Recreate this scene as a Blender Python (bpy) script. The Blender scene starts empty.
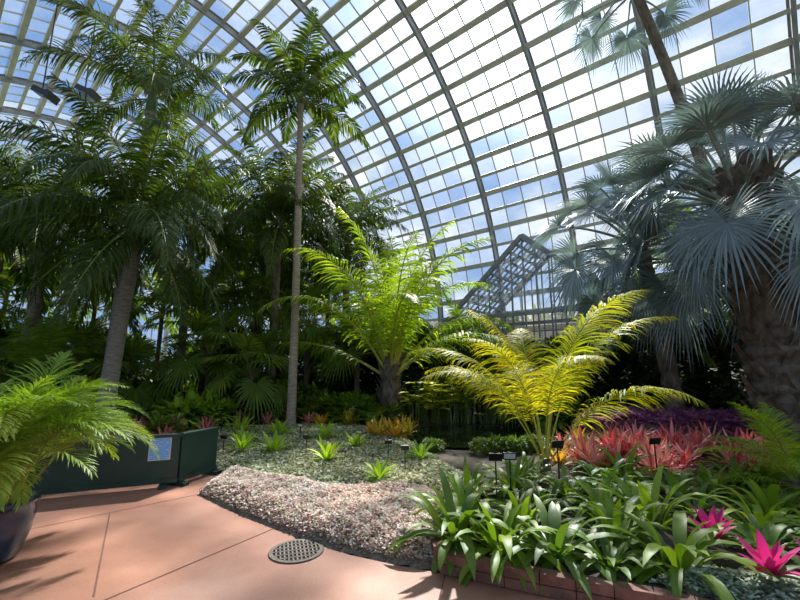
import bpy, math, random, bmesh
import numpy as np
from mathutils import Vector, Matrix
from math import sin, cos, pi, radians, sqrt, tan

random.seed(7); R = random.Random(11)
scene = bpy.context.scene
COL = scene.collection
V = Vector

# ------------------------------------------------------------------ helpers
class MB:
    def __init__(s): s.v=[]; s.f=[]; s.m=[]
    def face(s, idx, m=0): s.f.append(idx); s.m.append(m)
    def mesh(s, name, mats, smooth=False):
        me = bpy.data.meshes.new(name)
        me.from_pydata([tuple(p) for p in s.v], [], s.f)
        for m in mats: me.materials.append(m)
        me.polygons.foreach_set("material_index", s.m)
        if smooth: me.polygons.foreach_set("use_smooth", [True]*len(s.f))
        me.update()
        return me

def obj(name, me, loc=(0,0,0), rot=(0,0,0), sc=1, parent=None):
    o = bpy.data.objects.new(name, me)
    o.location = loc; o.rotation_euler = rot
    o.scale = (sc,sc,sc) if not hasattr(sc,'__len__') else sc
    COL.objects.link(o)
    if parent: o.parent = parent
    return o
def empty(name, loc=(0,0,0), rotz=0):
    e = bpy.data.objects.new(name, None); e.empty_display_size=.2
    e.location = loc; e.rotation_euler=(0,0,rotz)
    COL.objects.link(e); return e

def box(mb, c, sx, sy, sz, ax=(1,0,0), ay=(0,1,0), az=(0,0,1), m=0):
    c=V(c); ax=V(ax)*sx/2; ay=V(ay)*sy/2; az=V(az)*sz/2
    b=len(mb.v)
    for k in (-1,1):
        for j in (-1,1):
            for i in (-1,1):
                mb.v.append(c+ax*i+ay*j+az*k)
    for q in ((0,2,3,1),(4,5,7,6),(0,1,5,4),(2,6,7,3),(0,4,6,2),(1,3,7,5)):
        mb.face(tuple(b+i for i in q), m)

def tube(mb, pts, rad, sides=8, m=0, cap=True):
    pts=[V(p) for p in pts]; b=len(mb.v); n=len(pts)
    for i,p in enumerate(pts):
        t=(pts[min(i+1,n-1)]-pts[max(i-1,0)]).normalized()
        a=t.cross(V((0,1,0)) if abs(t.y)<.8 else V((1,0,0))).normalized(); c=t.cross(a)
        for k in range(sides):
            w=2*pi*k/sides
            mb.v.append(p+(a*cos(w)+c*sin(w))*rad[i])
    for i in range(n-1):
        for k in range(sides):
            k2=(k+1)%sides
            mb.face((b+i*sides+k,b+i*sides+k2,b+(i+1)*sides+k2,b+(i+1)*sides+k), m[i] if hasattr(m,'__len__') else m)
    if cap:
        mm = m[-1] if hasattr(m,'__len__') else m
        mb.face(tuple(b+(n-1)*sides+k for k in range(sides)), mm)

def strip(mb, p, d, n, L, W, prof, droop, fold=0.0, m=0, side=None):
    """a leaf blade: p root, d direction, n normal, prof list of widths (last = tip)"""
    p=V(p); d=V(d).normalized(); n=V(n); k=len(prof); ds=L/(k-1); b=len(mb.v)
    three = fold!=0
    for i in range(k):
        s=d.cross(n)
        if s.length<1e-4: s=d.cross(V((1,0,0)))
        s.normalize(); nn=s.cross(d).normalized()
        w=prof[i]*W/2
        if i<k-1 or prof[i]>0.001:
            if three:
                mb.v += [p-s*w+nn*w*fold, p.copy(), p+s*w+nn*w*fold]
            else:
                mb.v += [p-s*w, p+s*w]
        else:
            mb.v.append(p.copy())
        p=p+d*ds
        d=(d+V((0,0,-droop/(k-1)))).normalized(); n=nn
    st=3 if three else 2
    tip = not (prof[-1]>0.001)
    for i in range(k-1):
        a=b+i*st; c=a+st
        if i==k-2 and tip:
            if three: mb.face((a,a+1,c),m); mb.face((a+1,a+2,c),m)
            else: mb.face((a,a+1,c),m)
        else:
            if three: mb.face((a,a+1,c+1,c),m); mb.face((a+1,a+2,c+2,c+1),m)
            else: mb.face((a,a+1,c+1,c),m)

# ------------------------------------------------------------------ materials
def newmat(name):
    m=bpy.data.materials.new(name); m.use_nodes=True
    nt=m.node_tree; nt.nodes.clear()
    out=nt.nodes.new('ShaderNodeOutputMaterial')
    return m,nt,out
def ramp(nt, stops, interp='LINEAR'):
    r=nt.nodes.new('ShaderNodeValToRGB'); r.color_ramp.interpolation=interp
    e=r.color_ramp.elements
    while len(e)>1: e.remove(e[-1])
    e[0].position=stops[0][0]; e[0].color=(*stops[0][1],1)
    for p,c in stops[1:]:
        x=e.new(p); x.color=(*c,1)
    return r
def leafmat(name, stops, trans=0.35, tmul=(1.5,1.55,.4), rough=.5, objvar=True, interp='LINEAR', spec=.3):
    m,nt,out=newmat(name); N=nt.nodes; Lk=nt.links
    geo=N.new('ShaderNodeNewGeometry'); oi=N.new('ShaderNodeObjectInfo')
    add=N.new('ShaderNodeMath'); add.operation='ADD'
    mu=N.new('ShaderNodeMath'); mu.operation='MULTIPLY'; mu.inputs[1].default_value=.6 if objvar else 1.0
    mu2=N.new('ShaderNodeMath'); mu2.operation='MULTIPLY'; mu2.inputs[1].default_value=.4 if objvar else 0.0
    Lk.new(geo.outputs['Random Per Island'],mu.inputs[0]); Lk.new(oi.outputs['Random'],mu2.inputs[0])
    Lk.new(mu.outputs[0],add.inputs[0]); Lk.new(mu2.outputs[0],add.inputs[1])
    r=ramp(nt,stops,interp); Lk.new(add.outputs[0],r.inputs[0])
    pr=N.new('ShaderNodeBsdfPrincipled'); pr.inputs['Roughness'].default_value=rough
    pr.inputs['Specular IOR Level'].default_value=spec
    Lk.new(r.outputs[0],pr.inputs['Base Color'])
    mx=N.new('ShaderNodeMix'); mx.data_type='RGBA'; mx.blend_type='MULTIPLY'; mx.inputs[0].default_value=1
    Lk.new(r.outputs[0],mx.inputs[6]); mx.inputs[7].default_value=(*tmul,1)
    tr=N.new('ShaderNodeBsdfTranslucent'); Lk.new(mx.outputs[2],tr.inputs[0])
    ms=N.new('ShaderNodeMixShader'); ms.inputs[0].default_value=trans
    Lk.new(pr.outputs[0],ms.inputs[1]); Lk.new(tr.outputs[0],ms.inputs[2]); Lk.new(ms.outputs[0],out.inputs[0])
    return m
def surf(name, c1, c2, scale=5, rough=.7, bump=.3, detail=6, metal=0, stretch=None, c3=None, bscale=None):
    m,nt,out=newmat(name); N=nt.nodes; Lk=nt.links
    tc=N.new('ShaderNodeTexCoord'); mp=N.new('ShaderNodeMapping')
    if stretch: mp.inputs['Scale'].default_value=stretch
    Lk.new(tc.outputs['Object'],mp.inputs[0])
    no=N.new('ShaderNodeTexNoise'); no.inputs['Scale'].default_value=scale; no.inputs['Detail'].default_value=detail
    Lk.new(mp.outputs[0],no.inputs[0])
    st=[(.3,c1),(.7,c2)] if not c3 else [(.3,c1),(.5,c3),(.7,c2)]
    r=ramp(nt,st); Lk.new(no.outputs[0],r.inputs[0])
    pr=N.new('ShaderNodeBsdfPrincipled'); pr.inputs['Roughness'].default_value=rough; pr.inputs['Metallic'].default_value=metal
    Lk.new(r.outputs[0],pr.inputs['Base Color'])
    n2=N.new('ShaderNodeTexNoise'); n2.inputs['Scale'].default_value=bscale or scale*4; n2.inputs['Detail'].default_value=8
    Lk.new(mp.outputs[0],n2.inputs[0])
    bp=N.new('ShaderNodeBump'); bp.inputs['Strength'].default_value=bump; bp.inputs['Distance'].default_value=.02
    Lk.new(n2.outputs[0],bp.inputs['Height']); Lk.new(bp.outputs[0],pr.inputs['Normal'])
    Lk.new(pr.outputs[0],out.inputs[0])
    return m

M_dark  = leafmat('leaf_dark_palm',[(0,(.034,.062,.010)),(.6,(.070,.112,.018)),(1,(.15,.19,.035))],.37)
M_mid   = leafmat('leaf_mid_palm',[(0,(.07,.12,.014)),(.6,(.15,.23,.026)),(1,(.32,.37,.05))],.42)
M_bright= leafmat('leaf_bright_palm',[(0,(.12,.20,.014)),(.6,(.25,.36,.024)),(1,(.44,.51,.05))],.48)
M_yell  = leafmat('leaf_yellow_palm',[(0,(.18,.25,.015)),(.5,(.38,.42,.022)),(.8,(.60,.50,.04)),(1,(.74,.30,.05))],.5,(1.5,1.3,.4))
M_areca = leafmat('leaf_areca',[(0,(.11,.20,.025)),(.6,(.24,.35,.045)),(1,(.46,.50,.09))],.42)
M_bism  = leafmat('leaf_bismarck',[(0,(.13,.18,.18)),(.6,(.23,.29,.30)),(1,(.44,.50,.50))],.2,(1.0,1.15,.9),.42,spec=.5)
M_strap = leafmat('leaf_strap',[(0,(.08,.15,.015)),(.6,(.19,.30,.025)),(1,(.40,.48,.07))],.35,(1.4,1.5,.4),.45,spec=.4)
M_strapd= leafmat('leaf_strap_dark',[(0,(.045,.095,.018)),(.6,(.10,.18,.03)),(1,(.20,.29,.05))],.3,rough=.45,spec=.4)
M_red   = leafmat('leaf_bromeliad_red',[(0,(.46,.04,.06)),(.35,(.72,.17,.18)),(.62,(.88,.46,.44)),(.78,(.42,.26,.10)),(1,(.17,.28,.05))],.35,(1.3,.9,.8),.4)
M_mag   = leafmat('leaf_bromeliad_magenta',[(0,(.46,.02,.16)),(.6,(.70,.05,.27)),(1,(.80,.22,.42))],.3,(1.2,.8,1.0),.4)
M_orng  = leafmat('leaf_bromeliad_orange',[(0,(.20,.26,.03)),(.5,(.60,.40,.04)),(1,(.85,.32,.05))],.35,(1.4,1.2,.5),.4)
M_purp  = leafmat('leaf_purple',[(0,(.26,.07,.17)),(.6,(.54,.22,.38)),(1,(.78,.46,.60))],.35,(1.3,.8,1.1))
M_lime  = leafmat('leaf_lime',[(0,(.16,.30,.03)),(.6,(.33,.48,.05)),(1,(.52,.62,.09))],.42)
M_ylily = leafmat('leaf_yellow_round',[(0,(.34,.42,.03)),(.6,(.62,.58,.05)),(1,(.82,.70,.08))],.42)
M_gcpk  = leafmat('leaf_groundcover_pink',[(0,(.34,.33,.20)),(.14,(.48,.46,.30)),(.30,(.84,.62,.58)),(.52,(.92,.83,.77)),(.84,(.80,.48,.46)),(.93,(.50,.50,.34))],.3,(1.15,1,.9),.6,False,'CONSTANT')
M_gcgr  = leafmat('leaf_groundcover_green',[(0,(.19,.22,.10)),(.3,(.34,.37,.19)),(.6,(.52,.53,.34)),(.85,(.68,.64,.48))],.3,(1.2,1.15,.8),.6,False,'CONSTANT')
M_gcsv  = leafmat('leaf_groundcover_silver',[(0,(.20,.27,.16)),(.5,(.42,.48,.36)),(.8,(.58,.62,.52))],.2,(1,1.1,1),.6,False,'CONSTANT')
M_stem  = surf('stem_green',(.08,.13,.02),(.22,.26,.05),8,.5,.1)
M_stemy = surf('stem_yellow',(.32,.32,.04),(.54,.48,.07),8,.5,.1)
M_stemb = surf('stem_bluegrey',(.20,.24,.20),(.36,.40,.33),8,.5,.1)
M_shaft = surf('crownshaft_green',(.07,.13,.04),(.17,.23,.08),3,.4,.1)
M_trunkg= surf('trunk_grey_ringed',(.17,.145,.115),(.42,.36,.29),6,.85,.6,stretch=(1,1,6))
M_trunkb= surf('trunk_brown_fibre',(.075,.055,.037),(.26,.20,.145),9,.9,.9,stretch=(1,1,.4))
M_trunkt= surf('trunk_tan',(.26,.20,.14),(.50,.41,.30),6,.85,.6,stretch=(1,1,6))
M_soil  = surf('soil_mulch',(.022,.018,.012),(.08,.06,.04),7,.95,1.0)
M_pot   = surf('glazed_pot_blue',(.010,.018,.040),(.025,.05,.10),3,.2,.05)
M_green = surf('painted_green_board',(.008,.036,.026),(.014,.050,.038),4,.5,.15)
M_black = surf('black_plastic',(.01,.01,.01),(.02,.02,.02),5,.4,.05)
M_iron  = surf('cast_iron',(.07,.055,.045),(.15,.12,.10),20,.6,.3,metal=.4)
M_pitshade  = surf('drain_pit_shade',(.004,.004,.004),(.01,.01,.01),5,.9,.05)  # near-black colour of a flat disc, standing in for shade below the bars
M_frame = surf('painted_steel_frame',(.46,.44,.38),(.64,.61,.52),2,.5,.1)
M_fbacklit  = surf('steel_backlit_tone',(.20,.20,.22),(.32,.33,.35),2,.5,.1)  # frame paint again, with the backlit darkness of the ribs in its colour
M_stone = surf('stone_plinth',(.20,.19,.17),(.35,.33,.30),3,.85,.4)
M_lawn  = surf('lawn',(.04,.08,.02),(.09,.13,.04),.5,.95,.4)
M_white = surf('white_paint',(.6,.6,.57),(.75,.75,.72),3,.6,.1)
M_mound=surf('mound_stems',(.13,.11,.07),(.34,.28,.20),30,.95,1.0)

def signmat():
    m,nt,out=newmat('sign_face'); N=nt.nodes; Lk=nt.links
    tc=N.new('ShaderNodeTexCoord')
    w=N.new('ShaderNodeTexWave'); w.bands_direction='Z'; w.inputs['Scale'].default_value=12; w.inputs['Distortion'].default_value=0
    Lk.new(tc.outputs['Object'],w.inputs[0])
    no=N.new('ShaderNodeTexNoise'); no.inputs['Scale'].default_value=60; Lk.new(tc.outputs['Object'],no.inputs[0])
    mu=N.new('ShaderNodeMath'); mu.operation='MULTIPLY'; Lk.new(w.outputs[1],mu.inputs[0]); Lk.new(no.outputs[0],mu.inputs[1])
    r=ramp(nt,[(0,(.14,.42,.90)),(.47,(.16,.48,.95)),(.55,(.80,.90,1.0))]); Lk.new(mu.outputs[0],r.inputs[0])
    pr=N.new('ShaderNodeBsdfPrincipled'); pr.inputs['Roughness'].default_value=.5
    Lk.new(r.outputs[0],pr.inputs['Base Color']); Lk.new(pr.outputs[0],out.inputs[0]); return m
M_sign=signmat()

def pathmat():
    m,nt,out=newmat('red_concrete'); N=nt.nodes; Lk=nt.links
    tc=N.new('ShaderNodeTexCoord')
    n1=N.new('ShaderNodeTexNoise'); n1.inputs['Scale'].default_value=1.1; n1.inputs['Detail'].default_value=7; n1.inputs['Roughness'].default_value=.6
    n2=N.new('ShaderNodeTexNoise'); n2.inputs['Scale'].default_value=60; n2.inputs['Detail'].default_value=4
    Lk.new(tc.outputs['Object'],n1.inputs[0]); Lk.new(tc.outputs['Object'],n2.inputs[0])
    r=ramp(nt,[(.25,(.29,.120,.078)),(.5,(.43,.195,.13)),(.75,(.56,.29,.20))]); Lk.new(n1.outputs[0],r.inputs[0])
    mx=N.new('ShaderNodeMix'); mx.data_type='RGBA'; mx.blend_type='MULTIPLY'; mx.inputs[0].default_value=.35
    Lk.new(r.outputs[0],mx.inputs[6]); Lk.new(n2.outputs[0],mx.inputs[7])
    pr=N.new('ShaderNodeBsdfPrincipled'); pr.inputs['Roughness'].default_value=.5
    Lk.new(mx.outputs[2],pr.inputs['Base Color'])
    bp=N.new('ShaderNodeBump'); bp.inputs['Strength'].default_value=.15; bp.inputs['Distance'].default_value=.01
    Lk.new(n2.outputs[0],bp.inputs['Height']); Lk.new(bp.outputs[0],pr.inputs['Normal'])
    Lk.new(pr.outputs[0],out.inputs[0]); return m
M_path=pathmat()
M_joint=surf('path_joint',(.12,.05,.035),(.18,.08,.06),20,.9,.1)
M_brick=surf('brick_edging',(.14,.06,.04),(.28,.13,.09),9,.8,.5)

def glassmat():
    m,nt,out=newmat('greenhouse_glass'); N=nt.nodes; Lk=nt.links
    geo=N.new('ShaderNodeNewGeometry')
    tr=N.new('ShaderNodeBsdfTransparent')
    rc=ramp(nt,[(0,(.62,.77,.92)),(.5,(.82,.90,.97)),(1,(.96,.98,1))]); Lk.new(geo.outputs['Random Per Island'],rc.inputs[0]); Lk.new(rc.outputs[0],tr.inputs[0])
    tl=N.new('ShaderNodeBsdfTranslucent'); tl.inputs[0].default_value=(.87,.87,.88,1)
    mr=N.new('ShaderNodeMapRange'); mr.inputs['To Min'].default_value=.03; mr.inputs['To Max'].default_value=.14
    Lk.new(geo.outputs['Random Per Island'],mr.inputs[0])
    m1=N.new('ShaderNodeMixShader'); Lk.new(mr.outputs[0],m1.inputs[0]); Lk.new(tr.outputs[0],m1.inputs[1]); Lk.new(tl.outputs[0],m1.inputs[2])
    gl=N.new('ShaderNodeBsdfGlossy'); gl.inputs['Roughness'].default_value=.1
    m2=N.new('ShaderNodeMixShader'); m2.inputs[0].default_value=.04
    Lk.new(m1.outputs[0],m2.inputs[1]); Lk.new(gl.outputs[0],m2.inputs[2]); Lk.new(m2.outputs[0],out.inputs[0]); return m
M_glass=glassmat()
def watermat():
    m,nt,out=newmat('pond_water'); N=nt.nodes; Lk=nt.links
    pr=N.new('ShaderNodeBsdfPrincipled'); pr.inputs['Base Color'].default_value=(.006,.010,.006,1); pr.inputs['Roughness'].default_value=.04
    no=N.new('ShaderNodeTexNoise'); no.inputs['Scale'].default_value=3
    bp=N.new('ShaderNodeBump'); bp.inputs['Strength'].default_value=.08; Lk.new(no.outputs[0],bp.inputs['Height']); Lk.new(bp.outputs[0],pr.inputs['Normal'])
    Lk.new(pr.outputs[0],out.inputs[0]); return m
M_water=watermat()

# ------------------------------------------------------------------ leaf meshes
PF=[.35,.9,1,.75,0]
def frond(name, L, e0, bend, npairs, ll, lw, pet=.15, vee=15, ldroop=.6, rad=.03, fwd=(75,35), mats=None, seed=0, veejit=8, sidebend=0, bexp=1.35):
    r=random.Random(seed+int(L*100)+int(e0)*7); mb=MB()
    n=26; pts=[V((0,0,0))]; p=V((0,0,0)); az=0
    for i in range(n):
        t=i/n; a=radians(e0-bend*t**bexp)
        az=radians(sidebend*t*t)
        p=p+V((cos(a)*cos(az),cos(a)*sin(az),sin(a)))*(L/n); pts.append(p)
    tube(mb, pts, [rad*(1-.9*i/n) for i in range(n+1)], 5, 1, False)
    for k in range(npairs):
        u=(k+.5)/npairs; t=pet+(1-pet)*u*.995
        x=t*n; i=min(int(x),n-1); f=x-i
        P=pts[i].lerp(pts[i+1],f); T=(pts[i+1]-pts[i]).normalized()
        S=T.cross(V((0,0,1)));  S = S.normalized() if S.length>.05 else V((0,-1,0))
        U=S.cross(T).normalized()
        prof=(.50+.5*sin(pi*min(1,u*1.25+.05))) if u<.76 else (.50+.5*sin(pi*min(1,.76*1.25+.05)))*(1-.45*(u-.76)/.24)
        al=radians(fwd[0]+(fwd[1]-fwd[0])*u)
        for sg in (-1,1):
            if r.random()<.02: continue
            v=radians(vee+r.uniform(-veejit,veejit)); a2=al+radians(r.uniform(-6,6))
            d=T*cos(a2)+(S*sg*cos(v)+U*sin(v))*sin(a2)
            strip(mb,P,d,U,ll*prof*r.uniform(.88,1.08),lw,PF,ldroop*r.uniform(.6,1.4),0,0)
    return mb.mesh(name, mats)

def fan(name, pet, Rr, e0, bend, nseg, spread, droop, cup, split, mats, seed=0, prad=.025, tilt=25):
    r=random.Random(seed); mb=MB(); n=10
    pts=[V((0,0,0))]; p=V((0,0,0)); a=radians(e0)
    for i in range(n):
        a=radians(e0-bend*(i/n)**1.3); p=p+V((cos(a),0,sin(a)))*pet/n; pts.append(p)
    tube(mb,pts,[prad*(1.3-.6*i/n) for i in range(n+1)],6,1,False)
    a2=a-radians(tilt); D=V((cos(a2),0,sin(a2))); S=V((0,1,0)); U=V((-sin(a2),0,cos(a2)))
    sp=radians(spread); h=sp/nseg/2
    rs=[.03,.28,split,split+(1-split)*.55]
    for i in range(nseg):
        ph=-sp/2+sp*(i+.5)/nseg
        RR=Rr*(.86+.14*cos(ph))*r.uniform(.93,1.04)
        dd=droop*r.uniform(.7,1.4)
        b=len(mb.v); sj=r.uniform(-.03,.03)
        def P(rad,off,up):
            d=D*cos(ph)+S*sin(ph); q=D*(-sin(ph))+S*cos(ph)
            x=rad/Rr
            return p+d*rad+q*off+U*(up+cup*rad*(1-cos(ph))*.5)+V((0,0,-dd*x**3*Rr))
        for j,rr in enumerate(rs):
            rad=rr*RR; w=rad*tan(h) if j<3 else split*RR*tan(h)*.62
            mb.v += [P(rad,-w,0),P(rad,sj*rad*(j==3),w*.55),P(rad,w,0)]
        mb.v.append(P(RR,sj*RR,0))
        for j in range(3):
            a_=b+j*3; c_=a_+3
            mb.face((a_,a_+1,c_+1,c_)); mb.face((a_+1,a_+2,c_+2,c_+1))
        a_=b+9; mb.face((a_,a_+1,b+12)); mb.face((a_+1,a_+2,b+12))
    return mb.mesh(name,mats)

LANCE=[.45,.7,.95,1,.9,.6,0]
STRAP=[.7,.8,.9,.95,.8,.5,0]
def rosette(name, n, L, W, elo, ehi, droop, mats, prof=LANCE, fold=.25, seed=0, spread=.04, mfun=None, mb=None, c=(0,0,0)):
    r=random.Random(seed); own=mb is None; mb=mb or MB()
    for i in range(n):
        u=(i+.5)/n; az=i*2.39996+r.uniform(-.3,.3); e=radians(ehi+(elo-ehi)*u+r.uniform(-8,8))
        d=V((cos(az)*cos(e),sin(az)*cos(e),sin(e)))
        p=V(c)+V((cos(az),sin(az),0))*spread*r.random()
        nrm=V((-cos(az)*sin(e),-sin(az)*sin(e),cos(e)))
        strip(mb,p,d,nrm,L*r.uniform(.75,1.1)*(.7+.3*sin(pi*min(1,u+.25))),W*r.uniform(.8,1.15),prof,droop*r.uniform(.7,1.3),fold,mfun(u) if mfun else 0)
    return mb.mesh(name,mats,True) if own else None

# ------------------------------------------------------------------ trunks / palms
def trunk_mesh(name, top, r0, r1, mats, ring=.16, bulge=.03, shaft=0, lean=(0,0), base=1.25, rough=False, seed=1):
    r=random.Random(seed); mb=MB(); n=max(6,int(top/ring)); pts=[];rad=[];mi=[]
    for i in range(n+1):
        t=i/n; z=top*t
        for q,(dz,k) in enumerate(((0,1+bulge),(ring*.75,1))):
            if i==n and q: continue
            tt=min(1,(z+dz)/top)
            rr=(r0+(r1-r0)*tt)*k*(1+(base-1)*math.exp(-(z+dz)/.4))
            if rough: rr*=r.uniform(.88,1.14)
            pts.append(V((lean[0]*tt**1.6,lean[1]*tt**1.6,z+dz-.05))); rad.append(rr); mi.append(0)
    if shaft:
        q=pts[-1]
        for k in range(1,9):
            t=k/8; pts.append(q+V((0,0,shaft*t))); rad.append(r1*(1.25-.15*t-.65*t**3 )); mi.append(1)
    tube(mb,pts,rad,12,mi)
    return mb.mesh(name,mats,True)

def palm(name, loc, top, r0, r1, crown, tm, lean=(0,0), shaft=0, ring=.16, sc=1, seed=1, rough=False, boots=0, tilt=.08, bulge=.03, zone=.5):
    r=random.Random(seed)
    e=empty(name,loc,r.uniform(0,.01))
    obj('trunk',trunk_mesh(name+'_trunk',top,r0,r1,[tm,M_shaft],ring,bulge,shaft,lean,rough=rough,seed=seed),parent=e)
    az=r.uniform(0,6.28); k=0
    tot=sum(c for _,c in crown)
    for me,c in crown:
        for i in range(c):
            u=k/max(1,tot-1)
            az+=2.39996+r.uniform(-.2,.2); s=sc*r.uniform(.88,1.1)
            z=top+shaft*.92-u*min(zone,top*.4)-.05
            obj('frond_%d'%(k+1),me,(lean[0]+cos(az)*r1*.5,lean[1]+sin(az)*r1*.5,z),(r.uniform(-.15,.15),r.uniform(-tilt,tilt),az),s,e); k+=1
    if boots:
        mb=MB()
        for i in range(boots):
            z=top*(.05+.95*i/boots); a=i*2.39996; rr=(r0+(r1-r0)*z/top)
            p=V((cos(a)*rr*.85,sin(a)*rr*.85,z)); d=V((cos(a)*.55,sin(a)*.55,.85))
            strip(mb,p,d,V((-cos(a),-sin(a),.5)),r.uniform(.3,.5),r0*.9,[1,.8,.5,.35],-.1,-.3)
        obj('leaf_bases',mb.mesh(name+'_boots',[tm]),parent=e)
    return e

royal=[frond('royal_f%d'%i,4.0,e,b,82,1.0,.042,.10,5,2.0,.04,(72,40),[M_dark,M_stem],i,35) for i,(e,b) in enumerate([(82,75),(58,105),(35,110),(5,85),(-30,50)])]
veit=[frond('veitch_f%d'%i,3.1,e,b,40,.85,.07,.10,0,1.5,.03,(70,40),[M_dark,M_stem],i,10) for i,(e,b) in enumerate([(80,55),(58,85),(34,95),(5,70)])]
queen=[frond('queen_f%d'%i,3.8,e,b,80,.85,.045,.10,10,1.9,.035,(70,40),[M_dark,M_stem],i,40) for i,(e,b) in enumerate([(80,65),(60,100),(35,110),(8,90),(-25,55)])]
kent=[frond('kentia_f%d'%i,3.2,e,b,42,.80,.06,.14,5,1.1,.03,(68,38),[M_mid,M_stem],i,10) for i,(e,b) in enumerate([(80,50),(62,80),(42,95),(18,75)])]
coco=[frond('central_f%d'%i,5.0,e,b,46,1.1,.05,.16,8,1.6,.045,(62,32),[M_bright,M_stemy],i,10,s,1.8) for i,(e,b,s) in enumerate([(88,50,10),(80,78,14),(70,95,-12),(56,105,14),(34,85,-8)])]
yel=[frond('yellow_f%d'%i,3.0,e,b,62,.66,.021,.30,4,1.3,.015,(62,32),[M_yell,M_stemy],i,9,s,1.9) for i,(e,b,s) in enumerate([(87,62,8),(78,85,-14),(69,90,12),(58,86,-8)])]
areca=[frond('areca_f%d'%i,1.35,e,b,52,.40,.014,.22,26,.9,.009,(54,30),[M_areca,M_stem],i,16,s) for i,(e,b,s) in enumerate([(86,60,10),(76,90,-10),(64,110,10),(48,110,-14)])]
small=[frond('smallpalm_f%d'%i,1.7,e,b,56,.42,.02,.15,12,.9,.012,(65,35),[M_bright,M_stem],i,8) for i,(e,b) in enumerate([(75,60),(50,80),(25,70)])]
fern=[frond('fernfrond_%d'%i,.8,e,b,22,.2,.035,.08,5,.4,.006,(75,45),[M_mid,M_stem],i,6) for i,(e,b) in enumerate([(70,80),(45,80),(25,60)])]
bis=[fan('bismarck_leaf%d'%i,p,1.1,e,b,46,300,d,.5,.42,[M_bism,M_stemb],i,.035,t) for i,(p,e,b,d,t) in enumerate([(1.3,78,10,.12,8),(1.6,52,20,.2,20),(1.8,25,25,.3,30),(1.8,0,28,.4,40),(1.6,-25,28,.5,40)])]
gfan=[fan('fanpalm_leaf%d'%i,p,.8,e,b,30,280,d,.3,.5,[M_mid,M_stem],i,.015,t) for i,(p,e,b,d,t) in enumerate([(.9,75,15,.2,10),(1.0,45,20,.35,25),(1.0,15,25,.5,35)])]

# ------------------------------------------------------------------ building
A=V((-.766,.643,0)); Nn=V((.643,.766,0)); Z=V((0,0,1))
NC,HA,HZ,Z0=5.0,13.0,13.3,3.5
def W(s,n,z): return A*s+Nn*n+Z*z
S0,S1=-20.3,33.7; BAY=3.6; NB=15
NT=50
prof=[(NC+HA*cos(pi*i/NT), Z0+HZ*sin(pi*i/NT)) for i in range(NT+1)]
full=[(NC+HA,.8)]+[(NC+HA,2.15)]+prof+[(NC-HA,2.15),(NC-HA,.8)]
def inner(i,off,lst=full):
    n,z=lst[i]; v=V((n-NC, max(0,z-Z0)*HA/HZ,0)); v.normalize()
    return (n-v.x*off, z-v.y*off)
def vault_glass(lst,name):
    mb=MB()
    for b in range(NB):
        for k in range(4):
            s=S0+BAY*(b+k/4); s2=s+BAY/4
            for i in range(len(lst)-1):
                (n1,z1),(n2,z2)=lst[i],lst[i+1]; q=len(mb.v)
                mb.v += [W(s,n1,z1),W(s2,n1,z1),W(s2,n2,z2),W(s,n2,z2)]
                mb.face((q,q+1,q+2,q+3))
    return obj(name,mb.mesh(name,[M_glass]))
vault_glass(prof,'ceiling')
vault_glass([(NC+HA,.8),(NC+HA,2.15),(NC+HA,3.5)],'window_1')
vault_glass([(NC-HA,.8),(NC-HA,2.15),(NC-HA,3.5)],'window_2')
def sweep(mb,s,w,depth,m=0):
    b=len(mb.v)
    for i in range(len(full)):
        n,z=full[i]; n2,z2=inner(i,depth)
        mb.v += [W(s-w/2,n,z),W(s+w/2,n,z),W(s+w/2,n2,z2),W(s-w/2,n2,z2)]
    for i in range(len(full)-1):
        for k in range(4):
            k2=(k+1)%4; mb.face((b+i*4+k,b+i*4+k2,b+i*4+4+k2,b+i*4+4+k),m)
mb=MB()
for b in range(NB+1):
    sweep(mb,S0+BAY*b,.10,.32,1)
    sweep(mb,S0+BAY*b,.22,.04,1)
    for k in range(1,4):
        if b<NB: sweep(mb,S0+BAY*(b+k/4),.035,.06,0)
for i in range(len(full)):
    n,z=inner(i,.06); v=V((full[i][0]-NC,max(0,full[i][1]-Z0),0)).normalized()
    rad=Nn*v.x+Z*v.y; tan_=A.cross(rad)
    heavy = (i%2==0)
    box(mb,W((S0+S1)/2,n,z),S1-S0,.22 if heavy else .14,.20 if heavy else .10,A,tan_,rad,0)
obj('roof_frame',mb.mesh('roof_frame',[M_frame,M_fbacklit]))
def endwall(s,nm,sg):
    g=MB(); fr=MB()
    def top(n):
        x=(n-NC)/HA
        return Z0+HZ*sqrt(max(0,1-x*x))
    ns=[NC-HA+i*1.0 for i in range(27)]
    for i in range(26):
        a,b=ns[i],ns[i+1]; zt=min(top(a),top(b)); z=.8
        while z<zt-.05:
            z2=min(z+1.0,zt); q=len(g.v)
            g.v += [W(s,a,z),W(s,b,z),W(s,b,z2),W(s,a,z2)]; g.face((q,q+1,q+2,q+3)); z=z2
        q=len(g.v); g.v += [W(s,a,zt),W(s,b,zt),W(s,b,top(b)),W(s,a,top(a)+.001)]; g.face((q,q+1,q+2,q+3))
    for i,n in enumerate(ns):
        hz=top(n)-.8; wd=.22 if i%4==0 else .06
        box(fr,W(s-sg*.1,n,.8+hz/2),wd,.12 if wd<.1 else .3,hz,Nn,A,Z,0)
    z=.8
    while z<16.5:
        hn = HA*sqrt(max(0,1-(max(0,z-Z0)/HZ)**2))
        heavy=abs((z-.8)%4)<.01
        box(fr,W(s-sg*.08,NC,z),2*hn,.1,.2 if heavy else .07,Nn,A,Z,0); z+=1.0
    obj('window_%d'%nm,g.mesh('endglass',[M_glass]))
    obj('trim_%d'%nm,fr.mesh('endframe',[M_frame]))
endwall(S1,3,1); endwall(S0,4,-1)
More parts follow.
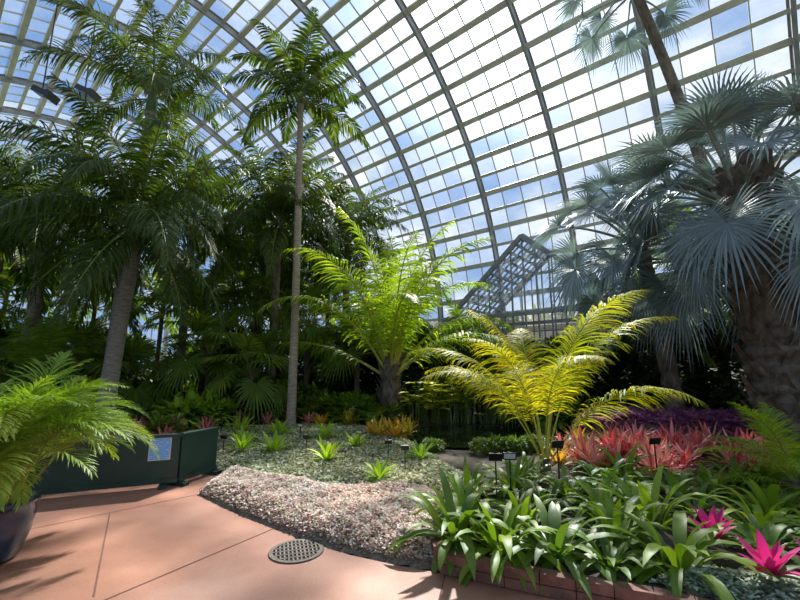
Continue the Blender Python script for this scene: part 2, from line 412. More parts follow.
def plinth(nm,c,lx,ly,ax,ay):
    mb=MB(); box(mb,c,lx,ly,.8,ax,ay,Z); c2=V(c); c2.z=.78
    box(mb,c2+V((0,0,.05)),lx,ly+.12,.08,ax,ay,Z)
    obj(nm,mb.mesh(nm,[M_stone]))
plinth('wall_back',W(6.7,NC+HA+.15,.4),S1-S0,.35,A,Nn)
plinth('wall_front',W(6.7,NC-HA-.15,.4),S1-S0,.35,A,Nn)
plinth('wall_left',W(S1+.15,NC,.4),26.6,.35,Nn,A)
plinth('wall_right',W(S0-.15,NC,.4),26.6,.35,Nn,A)

# glazed gabled vestibule inside against the far wall
mb=MB(); gl=MB()
sc_,hw,n0,n1,ez,az_=5.9,3.4,14.3,17.5,3.7,6.7
def bar(mb,p,q,w,m=0):
    p,q=V(p),V(q); d=(q-p); L=d.length; d.normalize(); u=d.cross(Z)
    u = u.normalized() if u.length>.01 else V((1,0,0))
    box(mb,(p+q)/2,L,w,w,d,u,d.cross(u),m)
for n in (n0,n1):
    for sg in (-1,1):
        bar(mb,W(sc_+sg*hw,n,0),W(sc_+sg*hw,n,ez),.16)
        bar(mb,W(sc_+sg*(hw+.3),n,ez-.2),W(sc_,n,az_),.16)
    bar(mb,W(sc_-hw,n,ez),W(sc_+hw,n,ez),.14)
    bar(mb,W(sc_-hw,n,2.4),W(sc_+hw,n,2.4),.1)
    for k in range(-6,7):
        x=k*hw/7; bar(mb,W(sc_+x,n,0),W(sc_+x,n,az_-abs(x)/hw*(az_-ez)),.05)
bar(mb,W(sc_,n0,az_),W(sc_,n1,az_),.18)
for sg in (-1,1):
    bar(mb,W(sc_+sg*hw,n0,ez),W(sc_+sg*hw,n1,ez),.14)
    for k in range(1,8):
        n=n0+(n1-n0)*k/8; bar(mb,W(sc_+sg*hw,n,ez),W(sc_,n,az_),.06)
    for k in range(1,12):
        x=hw*k/12; z=az_-(az_-ez)*k/12; bar(mb,W(sc_+sg*x,n0,z),W(sc_+sg*x,n1,z),.09)
    q=len(gl.v); gl.v += [W(sc_+sg*hw,n0,ez),W(sc_+sg*hw,n1,ez),W(sc_,n1,az_),W(sc_,n0,az_)]; gl.face((q,q+1,q+2,q+3))
q=len(gl.v); gl.v += [W(sc_-hw,n0,ez),W(sc_+hw,n0,ez),W(sc_,n0,az_)]; gl.face((q,q+1,q+2))
e=empty('glazed_vestibule')
obj('frame',mb.mesh('vestibule_frame',[M_fbacklit]),parent=e); obj('glass',gl.mesh('vestibule_glass',[M_glass]),parent=e)

# ------------------------------------------------------------------ ground
mb=MB()
mb.v += [V((-150,-150,-.12)),V((150,-150,-.12)),V((150,150,-.12)),V((-150,150,-.12))]; mb.face((0,1,2,3))
obj('outdoor_lawn',mb.mesh('lawn',[M_lawn]))
mb=MB(); mb.v += [W(S0,NC-HA,-.02),W(S1,NC-HA,-.02),W(S1,NC+HA,-.02),W(S0,NC+HA,-.02)]; mb.face((0,1,2,3))
obj('floor',mb.mesh('floor',[M_soil]))
edge=[(-2.75,5.85),(-2.6,5.55),(-1.8,4.85),(-.96,4.2),(-.44,3.86),(0,3.66),(.34,3.54),(1.03,3.22),(1.7,2.95),(2.5,2.5),(3.6,1.7),(5,.2),(5.5,-3)]
mb=MB(); pth=[(-2.75,6.9)]+edge+[(-6.5,-3),(-7.5,4.3),(-6.2,6.2)]
mb.v=[V((x,y,.0)) for x,y in pth]; mb.face(tuple(range(len(pth)))[::-1])
def jl(p,q,w=.012):
    p,q=V((*p,.004)),V((*q,.004)); d=(q-p).normalized(); u=V((-d.y,d.x,0))*w/2
    b=len(mb.v); mb.v += [p-u,q-u,q+u,p+u]; mb.face((b,b+1,b+2,b+3),1)
jl((-2.12,3.1),(-1.3,4.45)); jl((.15,2.6),(.36,3.52)); jl((-4.6,3.6),(-2.65,5.6)); jl((-2.9,.5),(-2.12,3.1)); jl((-5,2.9),(-2.12,3.1)); jl((-2.12,3.1),(.22,2.9)); jl((-3.3,4.9),(-2.2,3.2))
obj('terracotta_path',mb.mesh('path',[M_path,M_joint]))

bed=[(.34,3.62),(1.05,3.32),(1.75,3.04),(2.55,2.6),(3.65,1.8),(7,1.5),(10,6),(6.5,9),(2.2,7.2),(.7,5.6)]
mb=MB(); n=len(bed)
mb.v=[V((x,y,.13)) for x,y in bed]+[V((x,y,-.01)) for x,y in bed]
mb.face(tuple(range(n)))
for i in range(n): mb.face((i,i+n,(i+1)%n+n,(i+1)%n))
obj('raised_bed_soil',mb.mesh('bed',[M_soil]))
mb=MB(); line=[(.32,3.85)]+[(x,y+.03) for x,y in edge[6:12]]
for i in range(len(line)-1):
    p,q=V((*line[i],0)),V((*line[i+1],0)); L=(q-p).length; nb=max(1,round(L/.24)); d=(q-p).normalized(); u=V((-d.y,d.x,0))
    for k in range(nb):
        for row in range(2):
            c=p+d*(L*(k+.5)/nb)+V((0,0,.04+row*.075)); box(mb,c,L/nb-.006,.10,.068,(d+u*R.uniform(-.02,.02)).normalized(),u,Z)
obj('brick_edging',mb.mesh('bricks',[M_brick]))

# ------------------------------------------------------------------ ground covers
def inpoly(x,y,P):
    c=np.zeros(x.shape,bool); n=len(P)
    for i in range(n):
        x1,y1=P[i]; x2,y2=P[(i+1)%n]
        cond=((y1>y)!=(y2>y))&(x<(x2-x1)*(y-y1)/((y2-y1) or 1e-9)+x1); c^=cond
    return c
def edist(x,y,P):
    d=np.full(x.shape,1e9); n=len(P)
    for i in range(n):
        ax,ay=P[i]; bx,by=P[(i+1)%n]; vx,vy=bx-ax,by-ay
        t=np.clip(((x-ax)*vx+(y-ay)*vy)/(vx*vx+vy*vy),0,1)
        d=np.minimum(d,np.hypot(x-ax-t*vx,y-ay-t*vy))
    return d
def hfun(x,y,P,h):
    return h*np.clip(edist(x,y,P)/.22,0,1)**.5*(.82+.12*np.sin(x*5.1+np.sin(y*4.3))*np.cos(y*6.3+x)+.06*np.sin(x*23)*np.sin(y*19+x*4))
def cover(name,P,N,size,h,mat,seed,zb=0):
    rs=np.random.RandomState(seed); xs=[p[0] for p in P]; ys=[p[1] for p in P]
    x=rs.uniform(min(xs),max(xs),N*3); y=rs.uniform(min(ys),max(ys),N*3)
    k=inpoly(x,y,P); x=x[k][:N]; y=y[k][:N]; n=len(x)
    z=zb+hfun(x,y,P,h)*(1-.3*rs.rand(n)**2)+.01
    az=rs.uniform(0,2*pi,n); el=rs.uniform(-.1,.8,n); s=size*rs.uniform(.6,1.3,n)
    d=np.stack([np.cos(az)*np.cos(el),np.sin(az)*np.cos(el),np.sin(el)],1)
    q=np.stack([-np.sin(az),np.cos(az),rs.uniform(-.4,.4,n)],1); c=np.stack([x,y,z],1)
    v=np.stack([c,c+d*s[:,None]*.5+q*s[:,None]*.38,c+d*s[:,None]+np.array([0,0,-1])*s[:,None]*.15,c+d*s[:,None]*.5-q*s[:,None]*.38],1).reshape(-1,3)
    me=bpy.data.meshes.new(name)
    idx=np.arange(n*4).reshape(-1,4)
    me.from_pydata(v.tolist(),[],idx.tolist()); me.materials.append(mat)
    e=empty(name); obj('leaves',me,parent=e)
    st=.07; gx=np.arange(min(xs)-st,max(xs)+st,st); gy=np.arange(min(ys)-st,max(ys)+st,st)
    X,Y=np.meshgrid(gx,gy,indexing='ij'); I=inpoly(X,Y,P); H=np.where(I,hfun(X,Y,P,h)*.85+zb,zb-.01)
    mb=MB(); mb.v=[V((a,b_,c_)) for a,b_,c_ in zip(X.ravel(),Y.ravel(),H.ravel())]; ny=len(gy)
    for i in range(len(gx)-1):
        for j in range(ny-1):
            if I[i,j] or I[i+1,j] or I[i,j+1] or I[i+1,j+1]:
                mb.face((i*ny+j,(i+1)*ny+j,(i+1)*ny+j+1,i*ny+j+1))
    obj('stems',mb.mesh(name+'_mound',[M_mound],True),parent=e)
PK=[(-2.72,6.7),(-2.62,5.62),(-1.82,4.92),(-.98,4.27),(-.44,3.93),(0,3.73),(.28,3.63),(.42,4.2),(.62,5.0),(.45,5.6),(-.95,5.7),(-2.0,6.3)]
GR=[(-2.72,6.5),(-2.0,6.15),(-.95,5.55),(.6,5.4),(1.0,6.4),(.4,8.6),(0,10.5),(-1.2,11.8),(-3.3,12),(-5,11.2),(-4.3,9)]
cover('pink_groundcover',PK,52000,.033,.2,M_gcpk,1)
cover('grey_green_groundcover',GR,52000,.055,.13,M_gcgr,2)
cover('silver_groundcover',[(1.75,3.1),(2.5,2.68),(3.2,2.5),(3.2,3.0),(2.2,3.3)],3500,.04,.08,M_gcsv,3,.13)
PU=[(3.7,9.0),(6,8.6),(8.6,8.2),(11,9.5),(9,11.6),(5,11.6)]
cover('purple_foliage_plants',PU,26000,.12,.7,M_purp,4)

# ------------------------------------------------------------------ palms
palm('royal_palm',(-7.15,10,0),4.6,.2,.16,[(royal[0],3),(royal[1],7),(royal[2],8),(royal[3],8),(royal[4],6)],M_trunkg,(.25,0),1.3,seed=3,sc=.9)
palm('royal_palm',(-8.1,11.3,0),9.4,.17,.13,[(royal[0],3),(royal[1],6),(royal[2],5),(royal[3],3)],M_trunkg,(.3,0),1.2,seed=5,sc=.8)
palm('queen_palm',(-11.2,12.0,0),5.8,.2,.15,[(queen[0],3),(queen[1],7),(queen[2],8),(queen[3],8),(queen[4],5)],M_trunkg,(.2,0),.6,seed=6,sc=1.05)
palm('carpentaria_palm',(-8.8,16.2,0),7.6,.18,.13,[(veit[0],3),(veit[1],6),(veit[2],6),(veit[3],4)],M_trunkg,(0,0),.9,seed=8,sc=1)
palm('manila_palm',(-3.1,11.8,0),10.1,.13,.09,[(veit[0],2),(veit[1],6),(veit[2],7),(veit[3],4)],M_trunkt,(-.15,0),.8,seed=12,sc=.84)
palm('queen_palm',(-4.6,14.5,0),7.0,.17,.13,[(queen[0],5),(queen[1],9),(queen[2],10),(queen[3],9),(queen[4],6)],M_trunkb,(0,0),.5,seed=14)
palm('queen_palm',(-2.4,17.5,0),7.4,.17,.13,[(queen[0],4),(queen[1],8),(queen[2],8),(queen[3],8),(queen[4],5)],M_trunkb,(0,0),.5,seed=17,sc=.85)
palm('queen_palm',(-6.5,18.5,0),6.4,.17,.13,[(queen[0],3),(queen[1],8),(queen[2],8),(queen[3],8),(queen[4],5)],M_trunkb,(0,0),.5,seed=18,sc=1)
palm('queen_palm',(-14.5,14.0,0),6.8,.17,.13,[(queen[0],3),(queen[1],7),(queen[2],8),(queen[3],6),(queen[4],3)],M_trunkb,(0,0),.5,seed=19,sc=1)
palm('date_palm',(-.3,13,0),1.9,.3,.28,[(coco[0],3),(coco[1],5),(coco[2],5),(coco[3],5),(coco[4],4)],M_trunkb,(0,0),0,seed=24,sc=1.0,rough=True,boots=30)
palm('young_yellow_palm',(2.1,6.1,.1),.3,.07,.06,[(yel[0],2),(yel[1],4),(yel[2],4),(yel[3],3)],M_trunkb,(0,0),0,seed=33,ring=.06,sc=.93)
palm('bismarck_palm',(6.9,7.4,0),5.5,.44,.40,[(bis[0],7),(bis[1],13),(bis[2],14),(bis[3],11),(bis[4],5)],M_trunkb,(-.2,0),0,seed=45,rough=True,boots=110,zone=1.3,sc=.9)
palm('bismarck_palm',(6.9,10.3,0),5.4,.2,.18,[(bis[0],4),(bis[1],8),(bis[2],10),(bis[3],10),(bis[4],7)],M_trunkb,(-.9,-.5),0,seed=43,rough=True,sc=.92,zone=1.4)
palm('fan_palm',(8.3,9.2,0),12.3,.15,.12,[(bis[1],5),(bis[2],6),(bis[3],7)],M_trunkb,(-1.9,.2),0,seed=44,sc=.75)
palm('kentia_palm',(9.2,11.5,0),4.2,.14,.11,[(kent[0],3),(kent[1],5),(kent[2],5),(kent[3],3)],M_trunkb,seed=46)
palm('young_palm',(4.6,4.9,.1),.3,.06,.05,[(small[0],4),(small[1],7),(small[2],6)],M_trunkb,seed=47,ring=.05,sc=.66)

# potted palm
e=empty('potted_areca_palm',(-3.55,3.72,0))
mb=MB(); prf=[(.0,.0),(.20,0),(.24,.03),(.30,.22),(.315,.36),(.30,.44),(.335,.46),(.335,.50),(.29,.50),(.28,.43),(0,.43)]
ns=32
for r_,z_ in prf:
    for k in range(ns): mb.v.append(V((r_*cos(2*pi*k/ns),r_*sin(2*pi*k/ns),z_)))
for i in range(len(prf)-1):
    for k in range(ns):
        k2=(k+1)%ns; mb.face((i*ns+k,i*ns+k2,(i+1)*ns+k2,(i+1)*ns+k),1 if i==len(prf)-2 else 0)
obj('pot',mb.mesh('pot',[M_pot,M_soil],True),parent=e)
mb=MB()
for i in range(60):
    a=R.uniform(0,6.28); rr=R.uniform(.02,.2); x,y=rr*cos(a),rr*sin(a); h=R.uniform(.12,.45)
    ex,ey=x*1.6,y*1.6
    tube(mb,[V((x,y,.42)),V(((x+ex)/2,(y+ey)/2,.42+h/2)),V((ex,ey,.42+h))],[.014,.012,.01],6,0)
    me=areca[R.choice([0,1,1,2,2,3,3])]
    obj('frond_%d'%(i+1),me,(ex,ey,.40+h),(R.uniform(-.15,.15),R.uniform(-.1,.1),a+R.uniform(-.6,.6)),R.uniform(.7,.92),e)
obj('canes',mb.mesh('canes',[M_stemy]),parent=e)

# ------------------------------------------------------------------ green barrier with sign
e=empty('green_barrier')
p0=V((-5.6,4.95,0)); p1=V((-3.15,6.0,0)); p2=V((-2.95,6.7,0))
mb=MB()
def panel(p,q,h=.66,th=.07):
    d=(q-p); L=d.length; d.normalize(); u=V((-d.y,d.x,0))
    box(mb,(p+q)/2+Z*(h/2+.04),L,th,h-.04,d,u,Z)
    box(mb,(p+q)/2+Z*(h+.03),L+.06,th+.05,.04,d,u,Z)
    box(mb,(p+q)/2+Z*.09,L+.02,th+.03,.06,d,u,Z)
    for t in (.06,.94): box(mb,p.lerp(q,t)+Z*.02,.10,th+.2,.06,d,u,Z)
panel(p0,p1); panel(p1,p2)
obj('panels',mb.mesh('barrier',[M_green]),parent=e)
d=(p1-p0).normalized(); u=V((d.y,-d.x,0)); c=p0.lerp(p1,.91)+u*.045+Z*.52
mb=MB(); box(mb,(0,0,0),.25,.012,.28); box(mb,(0,.004,0),.27,.012,.30,m=1)
obj('sign',mb.mesh('sign',[M_sign,M_white]),c,(0,0,math.atan2(d.y,d.x)),1,e)

# drain grate
mb=MB(); n=40
for rr,z in ((.205,.012),(.24,.012),(.245,.003)):
    for k in range(n): mb.v.append(V((rr*cos(2*pi*k/n),rr*sin(2*pi*k/n),z)))
for i in range(2):
    for k in range(n): mb.face((i*n+k,(i+1)*n+k,(i+1)*n+(k+1)%n,i*n+(k+1)%n))
b=len(mb.v)
for k in range(n): mb.v.append(V((.21*cos(2*pi*k/n),.21*sin(2*pi*k/n),.003)))
mb.face(tuple(range(b,b+n)),1)
for i in range(-5,6):
    x=i*.035; h=sqrt(.208**2-x*x); box(mb,(x,0,.008),.014,2*h,.01)
    if i%2==0: box(mb,(0,x,.008),2*h,.012,.01)
obj('drain_grate',mb.mesh('grate',[M_iron,M_pitshade]),(-.93,3.93,0),(0,0,.3))

# ------------------------------------------------------------------ foreground planting
strapm=[rosette('strapclump%d'%i,42,.64,.085,-5,78,1.9,[M_strap],LANCE,.22,i,.14) for i in range(4)]
strapd=[rosette('strapdark%d'%i,36,.55,.085,0,75,1.7,[M_strapd],LANCE,.22,i+9,.12) for i in range(2)]
pos=[(.5,3.85),(.85,3.62),(1.25,3.5),(.65,4.4),(1.15,4.1),(1.6,3.35),(1.9,3.85),(2.1,4.5),(1.55,4.6),(2.1,3.3),(2.45,4.25),(2.0,5.1),(1.4,5.3),(2.6,4.9),(3.1,4.5),(3.35,4.0),(3.8,4.4),(3.3,5.1),(4.2,3.9),(3.8,5.2),(4.8,4.2),(3.6,3.5),(.8,5.1),(3.0,3.6),(1.7,5.7),(4.8,5.6),(2.6,5.4),(3.0,5.7),(4.4,5.6),(5.2,4.3),(3.9,3.1)]
for i,(x,y) in enumerate(pos):
    obj('broadleaf_lily_clump',(strapd[i%2] if i%3==2 else strapm[i%4]),(x,y,.12),(0,0,R.uniform(0,6.28)),R.uniform(.75,1.05))
redm=[rosette('redbrom%d'%i,24,.42,.045,10,80,.6,[M_red],STRAP,.4,i+20,.03) for i in range(4)]
for i in range(54):
    x=R.uniform(2.5,6.8); y=R.uniform(5.8,8.1)-.1*(x-4)
    if x>5.6 and y<6.2: continue
    obj('red_bromeliad',redm[i%4],(x,y,.12+R.uniform(0,.12)),(R.uniform(-.15,.15),R.uniform(-.15,.15),R.uniform(0,6.28)),R.uniform(.85,1.4))
for i in range(18):
    obj('broadleaf_lily_clump',strapm[i%4] if i%2 else strapd[0],(R.uniform(2.8,7),R.uniform(5.9,8.2),.1),(0,0,R.uniform(0,6.28)),R.uniform(.6,.85))
magm=[rosette('magbrom%d'%i,22,.28,.07,10,75,.3,[M_mag,M_strapd],STRAP,.45,i+30,.02,mfun=lambda u:0 if u<.75 else 1) for i in range(2)]
for x,y,s in ((2.55,3.55,1.0),(2.5,2.98,1.0),(2.85,2.95,.95)):
    obj('magenta_bromeliad',magm[R.randint(0,1)],(x,y,.24),(0,0,R.uniform(0,6)),s)
limem=[rosette('birdnest%d'%i,24,.34,.06,15,75,.8,[M_lime],LANCE,.3,i+40,.03) for i in range(3)]
for px in [(-3.35,8.9),(-2.4,8.0),(-1.25,7.2),(-.3,6.0),(.35,7.3),(-1.7,9.4),(-3.9,10.3),(-.9,8.4),(-2.9,9.9),(-3.0,8.0)]:
    obj('birds_nest_fern',limem[R.randint(0,2)],(px[0],px[1],.08),(0,0,R.uniform(0,6)),R.uniform(1.1,1.5))
ornm=[rosette('orbrom%d'%i,22,.38,.05,15,75,.5,[M_orng],STRAP,.35,i+50,.03) for i in range(2)]
for p in [(-.5,9.7),(-.1,9.5),(.2,9.9),(-.3,10.2),(2.6,6.9),(2.9,6.6),(4.6,8.2),(-2.2,11.6),(-1.4,11.6),(.05,10.4),(-.7,10.1),(3.6,8.5),(4.2,8.4)]:
    obj('orange_bromeliad',ornm[R.randint(0,1)],(p[0],p[1],.1),(0,0,R.uniform(0,6)),R.uniform(1.1,1.4))
for p in [(-5.2,9.6),(-5.6,10.2),(-4.9,10.6),(-6.2,9.8),(-3.7,11.6),(-3.2,12),(-2.6,11.9),(-5.9,9.2),(-6.5,10.6),(-4.4,11.4),(-5.0,8.8),(-4.6,9.9),(-5.4,8.4),(-4.6,8.1),(-6.0,8.6)]:
    obj('red_bromeliad',redm[R.randint(0,3)],(p[0],p[1],.12),(0,0,R.uniform(0,6)),R.uniform(1.0,1.4))

mb=MB(); box(mb,(0,0,.14),.012,.012,.32); box(mb,(0,-.012,.31),.12,.01,.075,az=(0,-.4,.92),ay=(0,.92,.4)); box(mb,(0,-.02,.31),.10,.004,.05,az=(0,-.4,.92),ay=(0,.92,.4),m=1)
lab=mb.mesh('label',[M_black,M_white])
lab2=mb.mesh('label_dark',[M_black,M_black])
for i,(x,y,z,s) in enumerate([(.08,6.6,.1,1),(1.12,4.95,.2,1.3),(1.3,5.0,.2,1.3),(1.95,5.2,.3,1.3),(2.1,5.6,.25,1.2),(-.8,8.2,.1,1),(-.2,7.1,.1,1),(-1.7,7.6,.1,1),(-2.2,9.2,.1,1),(3.4,5.6,.3,1.2),(-3.2,7.6,.1,1)]):
    obj('plant_label',lab if i%3==2 else lab2,(x,y,z),(0,0,R.uniform(-.3,.3)),s)

# ------------------------------------------------------------------ pond
pc=(1.7,10.4)
pp=[(pc[0]+1.7*cos(t)*(1+.12*sin(3*t)),pc[1]+1.9*sin(t)*(1+.08*cos(2*t))) for t in [2*pi*i/36 for i in range(36)]]
mb=MB(); mb.v=[V((x,y,.03)) for x,y in pp]; mb.face(tuple(range(36)))
obj('pond_water',mb.mesh('pond',[M_water]))
mb=MB()
for i in range(320):
    x=R.uniform(.3,3.6); y=R.uniform(12.5,13.6); h=R.uniform(.4,1.25); a=R.uniform(0,6.28)
    strip(mb,V((x,y,0)),V((cos(a)*.2,sin(a)*.2,1)),V((-cos(a),-sin(a),.2)),h,.02,[1,1,1],.1,0,1)
    strip(mb,V((x+cos(a)*.2*h,y+sin(a)*.2*h,h)),V((cos(a),sin(a),.15)),Z,.34,.32,[.3,.85,1,.85,.5,0],.5,.15,0)
obj('yellow_leaf_plants',mb.mesh('yellowleaf',[M_ylily,M_stem]))

# ------------------------------------------------------------------ understory masses
def bush(name,n,rx,rz,L,Wd,mat,seed,cz=None):
    r=random.Random(seed); mb=MB(); cz=rz*.8 if cz is None else cz
    for i in range(7):
        a=r.uniform(0,6.28); x=cos(a)*rx*.6; y=sin(a)*rx*.6
        tube(mb,[V((0,0,-.05)),V((x*.4,y*.4,cz*.6)),V((x,y,cz*1.1))],[.03,.02,.01],5,1)
    for i in range(n):
        a=r.uniform(0,6.28); u=r.uniform(-.75,1); rr=r.uniform(.6,1)**.6
        w=sqrt(1-u*u); bumpy=1+.2*sin(a*5+u*4)
        P=V((cos(a)*w*rx*rr*bumpy,sin(a)*w*rx*rr*bumpy,max(.03,cz+u*rz*rr*bumpy)))
        d=V((cos(a)*w+r.uniform(-.5,.5),sin(a)*w+r.uniform(-.5,.5),u*.6+r.uniform(-.4,.4)))
        strip(mb,P,d,Z+V((r.uniform(-.3,.3),r.uniform(-.3,.3),0)),L*r.uniform(.7,1.2),Wd,[.3,1,.9,0],.5,0,0)
    return mb.mesh(name,[mat,M_trunkb])
bA=bush('shrub_a',900,.75,.6,.2,.09,M_dark,1)
bB=bush('shrub_b',700,.7,.5,.24,.07,M_mid,2)
bC=bush('shrub_c',700,.6,.45,.16,.08,M_strap,3)
bD=bush('shrub_d',260,.6,.5,.42,.16,M_mid,7)
bE=bush('shrub_e',320,.6,.5,.32,.12,M_lime,8)
big=bush('big_shrub',3600,1.4,1.7,.34,.13,M_dark,4)
def inside(x,y,mar=1.2):
    n=.643*x+.766*y; s=-.766*x+.643*y
    return n<NC+HA-mar and s<S1-mar and not(abs(s-sc_)<hw+.4+mar*.4 and n>n0-mar*.8)
def inp(x,y,P): return inpoly(np.array([x]),np.array([y]),P)[0]
g=empty('understory_shrubs')
def put(g,me,x,y,s,z=0):
    obj('plant',me,(x,y,z),(0,0,R.uniform(0,6.28)),s,g)
cnt=0
for i in range(800):
    y=R.uniform(10.5,25); x=R.uniform(-1.25,1.0)*y
    if not inside(x,y,1.2): continue
    if (x-1.7)**2/5.5+(y-10.4)**2/6<1: continue
    if inp(x,y,GR) or inp(x,y,PU): continue
    if y<12.3 and -5<x<0: continue
    if .2<x<3.6 and y<14.2: continue
    if y<14.8 and -1<x<4: s=R.uniform(.35,.55)
    else: s=R.uniform(.6,1.15)
    put(g,R.choice([bA,bB,bB,bC,bD,bD,bE,bE]),x,y,s); cnt+=1
    if cnt>250: break
for i in range(34):
    x=R.uniform(-9.5,-5.2); y=R.uniform(8.2,12)
    if x>-6 and y<9: continue
    put(g,R.choice([bA,bB,bC,bD,bE]),x,y,R.uniform(.4,.65))
for i in range(8):
    put(g,R.choice([bA,bB,bC]),R.uniform(3.2,8.5),R.uniform(7.9,8.4),R.uniform(.22,.3))
for i in range(12):
    put(g,R.choice([bB,bC,bD]),R.uniform(6.4,9),R.uniform(5,8.0),R.uniform(.4,.6))
for i in range(16):
    t=R.uniform(pi,2*pi); x=pc[0]+1.9*cos(t); y=pc[1]+2.1*sin(t)
    put(g,R.choice([bB,bC,bD]),x,y,R.uniform(.22,.34))
g2=empty('background_tree_mass')
bp=[(-19,16),(-17,19),(-15,15.5),(-13,19),(-11,21),(-9,20),(-7.5,21),(-5,20.5),(-3.5,19.8),(-1.5,18.8),(.5,17.6),(-12,16.5),(-19,20),(-16,21),(9.0,10.9),(10.6,9.2),(11.8,7.9),(7.9,12.4),(12.8,6.6),(-6,16),(-2,17.5),(2.6,14.9),(4.2,13.4),(5.7,13.0),(1.0,16.2),(5.2,12.6),(7.0,12.8)]
for x,y in bp:
    front = (1.5<x<7.5)
    put(g2,big,x,y,R.uniform(.75,.85) if front else R.uniform(.9,1.1))
g3=empty('fern_bank')
def fernclump(x,y,s):
    az=R.uniform(0,6)
    for i in range(11):
        az+=2.4; obj('frond',fern[i%3],(x,y,.05),(0,R.uniform(-.1,.1),az),s*R.uniform(.8,1.1),g3)
for i in range(44):
    y=R.uniform(11.5,14); x=R.uniform(-9,-.5)
    if inp(x,y,GR): continue
    fernclump(x,y,R.uniform(.7,1.3))
for i in range(8): fernclump(R.uniform(3.2,6.5),R.uniform(7.9,8.6),R.uniform(.4,.6))
for i,(x,y,t,s) in enumerate([(-4.6,12.6,1.6,1),(-6.2,13.2,2.2,1.1),(-1.6,15.2,2.6,1.1),(-8.3,12.2,1.4,1),(-10.4,12.4,1.8,1.1),(1.6,15.8,1.8,1),(-11.6,10.6,1.0,1),(4.0,12.4,1.3,.9),(-5.6,15.5,4.2,1.1),(-3.6,15.6,3.6,1)]):
    palm('fan_palm',(x,y,0),t,.11,.1,[(gfan[0],5),(gfan[1],9),(gfan[2],9)],M_trunkb,seed=60+i,sc=s,rough=True)
for i,(x,y,t,s) in enumerate([(-10.2,17,4.2,1),(-13.5,17.5,4.5,1),(-15.5,13.5,3.2,1),(-7.2,14.8,3.4,1),(-3.4,18.6,4.8,1),(-.5,17.0,3.0,.9),(-5.7,19.5,5.5,1),(2.6,15.4,2.0,.8),(7.6,12.0,2.4,.8),(10.4,9.0,3.5,1),(-17,17,5,1.1),(11.2,7.6,4.2,1),(-9.6,10.8,1.2,.7),(-12.5,9.8,1.3,.8)]):
    palm('kentia_palm',(x,y,0),t,.1,.08,[(kent[0],3),(kent[1],6),(kent[2],6),(kent[3],5)],M_trunkb,seed=80+i,sc=s,shaft=.3)
g4=empty('added_hedge_screen')  # shrub row added outside to darken the bright ground behind the low glazing
for i in range(24):
    s=S0+8+i*1.9; p=W(s,NC+HA+4.5,0); put(g4,big,p.x,p.y,1.5,-.12)

for x,y,z in ((-12.6,14.3,12.6),(-13.6,13.6,12.0)):
    n=.643*x+.766*y; zt=Z0+HZ*sqrt(1-((n-NC)/HA)**2)-.3
    e=empty('hanging_floodlight',(x,y,z)); mb=MB()
    tube(mb,[V((0,0,.1)),V((0,0,zt-z))],[.025,.025],6)
    box(mb,(0,0,.1),.5,.06,.06); box(mb,(.1,0,-.05),.75,.4,.22,(.9,0,-.43),(0,1,0),(.43,0,.9)); box(mb,(.42,0,-.22),.1,.5,.3,(.9,0,-.43),(0,1,0),(.43,0,.9))
    obj('fixture',mb.mesh('floodlight',[M_black]),parent=e)

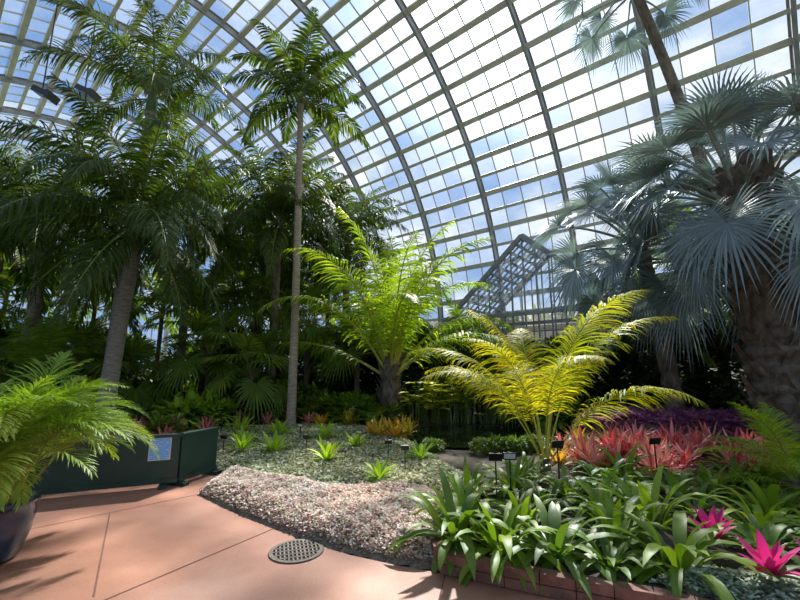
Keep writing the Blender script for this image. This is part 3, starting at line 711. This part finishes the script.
# ------------------------------------------------------------------ world / sun
az,el=radians(13),radians(47)
sd=V((sin(az)*cos(el),cos(az)*cos(el),sin(el)))
w=bpy.data.worlds.new('sky'); scene.world=w; w.use_nodes=True; nt=w.node_tree; nt.nodes.clear(); N=nt.nodes; Lk=nt.links
out=N.new('ShaderNodeOutputWorld'); bg=N.new('ShaderNodeBackground'); Lk.new(bg.outputs[0],out.inputs[0])
tc=N.new('ShaderNodeTexCoord')
mp=N.new('ShaderNodeMapping'); mp.inputs['Scale'].default_value=(1,1,1.8); Lk.new(tc.outputs['Generated'],mp.inputs[0])
no=N.new('ShaderNodeTexNoise'); no.inputs['Scale'].default_value=3.4; no.inputs['Detail'].default_value=9; no.inputs['Roughness'].default_value=.6
Lk.new(mp.outputs[0],no.inputs[0])
se=N.new('ShaderNodeSeparateXYZ'); Lk.new(tc.outputs['Generated'],se.inputs[0])
ma=N.new('ShaderNodeMath'); ma.operation='MULTIPLY_ADD'; ma.inputs[1].default_value=.10; Lk.new(se.outputs[0],ma.inputs[0]); Lk.new(no.outputs[0],ma.inputs[2])
cr=ramp(nt,[(.42,(.14,.31,.62)),(.52,(.32,.46,.69)),(.64,(.70,.73,.77))]); Lk.new(ma.outputs[0],cr.inputs[0])
dp=N.new('ShaderNodeVectorMath'); dp.operation='DOT_PRODUCT'; dp.inputs[1].default_value=sd; Lk.new(tc.outputs['Generated'],dp.inputs[0])
mx0=N.new('ShaderNodeMath'); mx0.operation='MAXIMUM'; mx0.inputs[1].default_value=0; Lk.new(dp.outputs['Value'],mx0.inputs[0])
pw=N.new('ShaderNodeMath'); pw.operation='POWER'; pw.inputs[1].default_value=50; Lk.new(mx0.outputs[0],pw.inputs[0])
pm=N.new('ShaderNodeMath'); pm.operation='MULTIPLY'; pm.inputs[1].default_value=3.0; Lk.new(pw.outputs[0],pm.inputs[0])
ad=N.new('ShaderNodeMix'); ad.data_type='RGBA'; ad.blend_type='ADD'; ad.inputs[0].default_value=1
Lk.new(cr.outputs[0],ad.inputs[6]); Lk.new(pm.outputs[0],ad.inputs[7])
Lk.new(ad.outputs[2],bg.inputs[0]); bg.inputs[1].default_value=.97
L=bpy.data.lights.new('sun','SUN'); L.energy=10.5; L.angle=.035; L.color=(1,.92,.80)
so=bpy.data.objects.new('sun',L); COL.objects.link(so); so.location=sd*40; so.rotation_euler=(-sd).to_track_quat('-Z','Y').to_euler()

scene.view_settings.view_transform='Standard'
scene.view_settings.exposure=.3
scene.view_settings.gamma=1.05

cam=bpy.data.cameras.new('camera'); cam.lens=18; cam.sensor_width=36; cam.clip_end=400
co=bpy.data.objects.new('camera',cam); co.location=(0,0,1.6); co.rotation_euler=(radians(100),0,0)
COL.objects.link(co); scene.camera=co
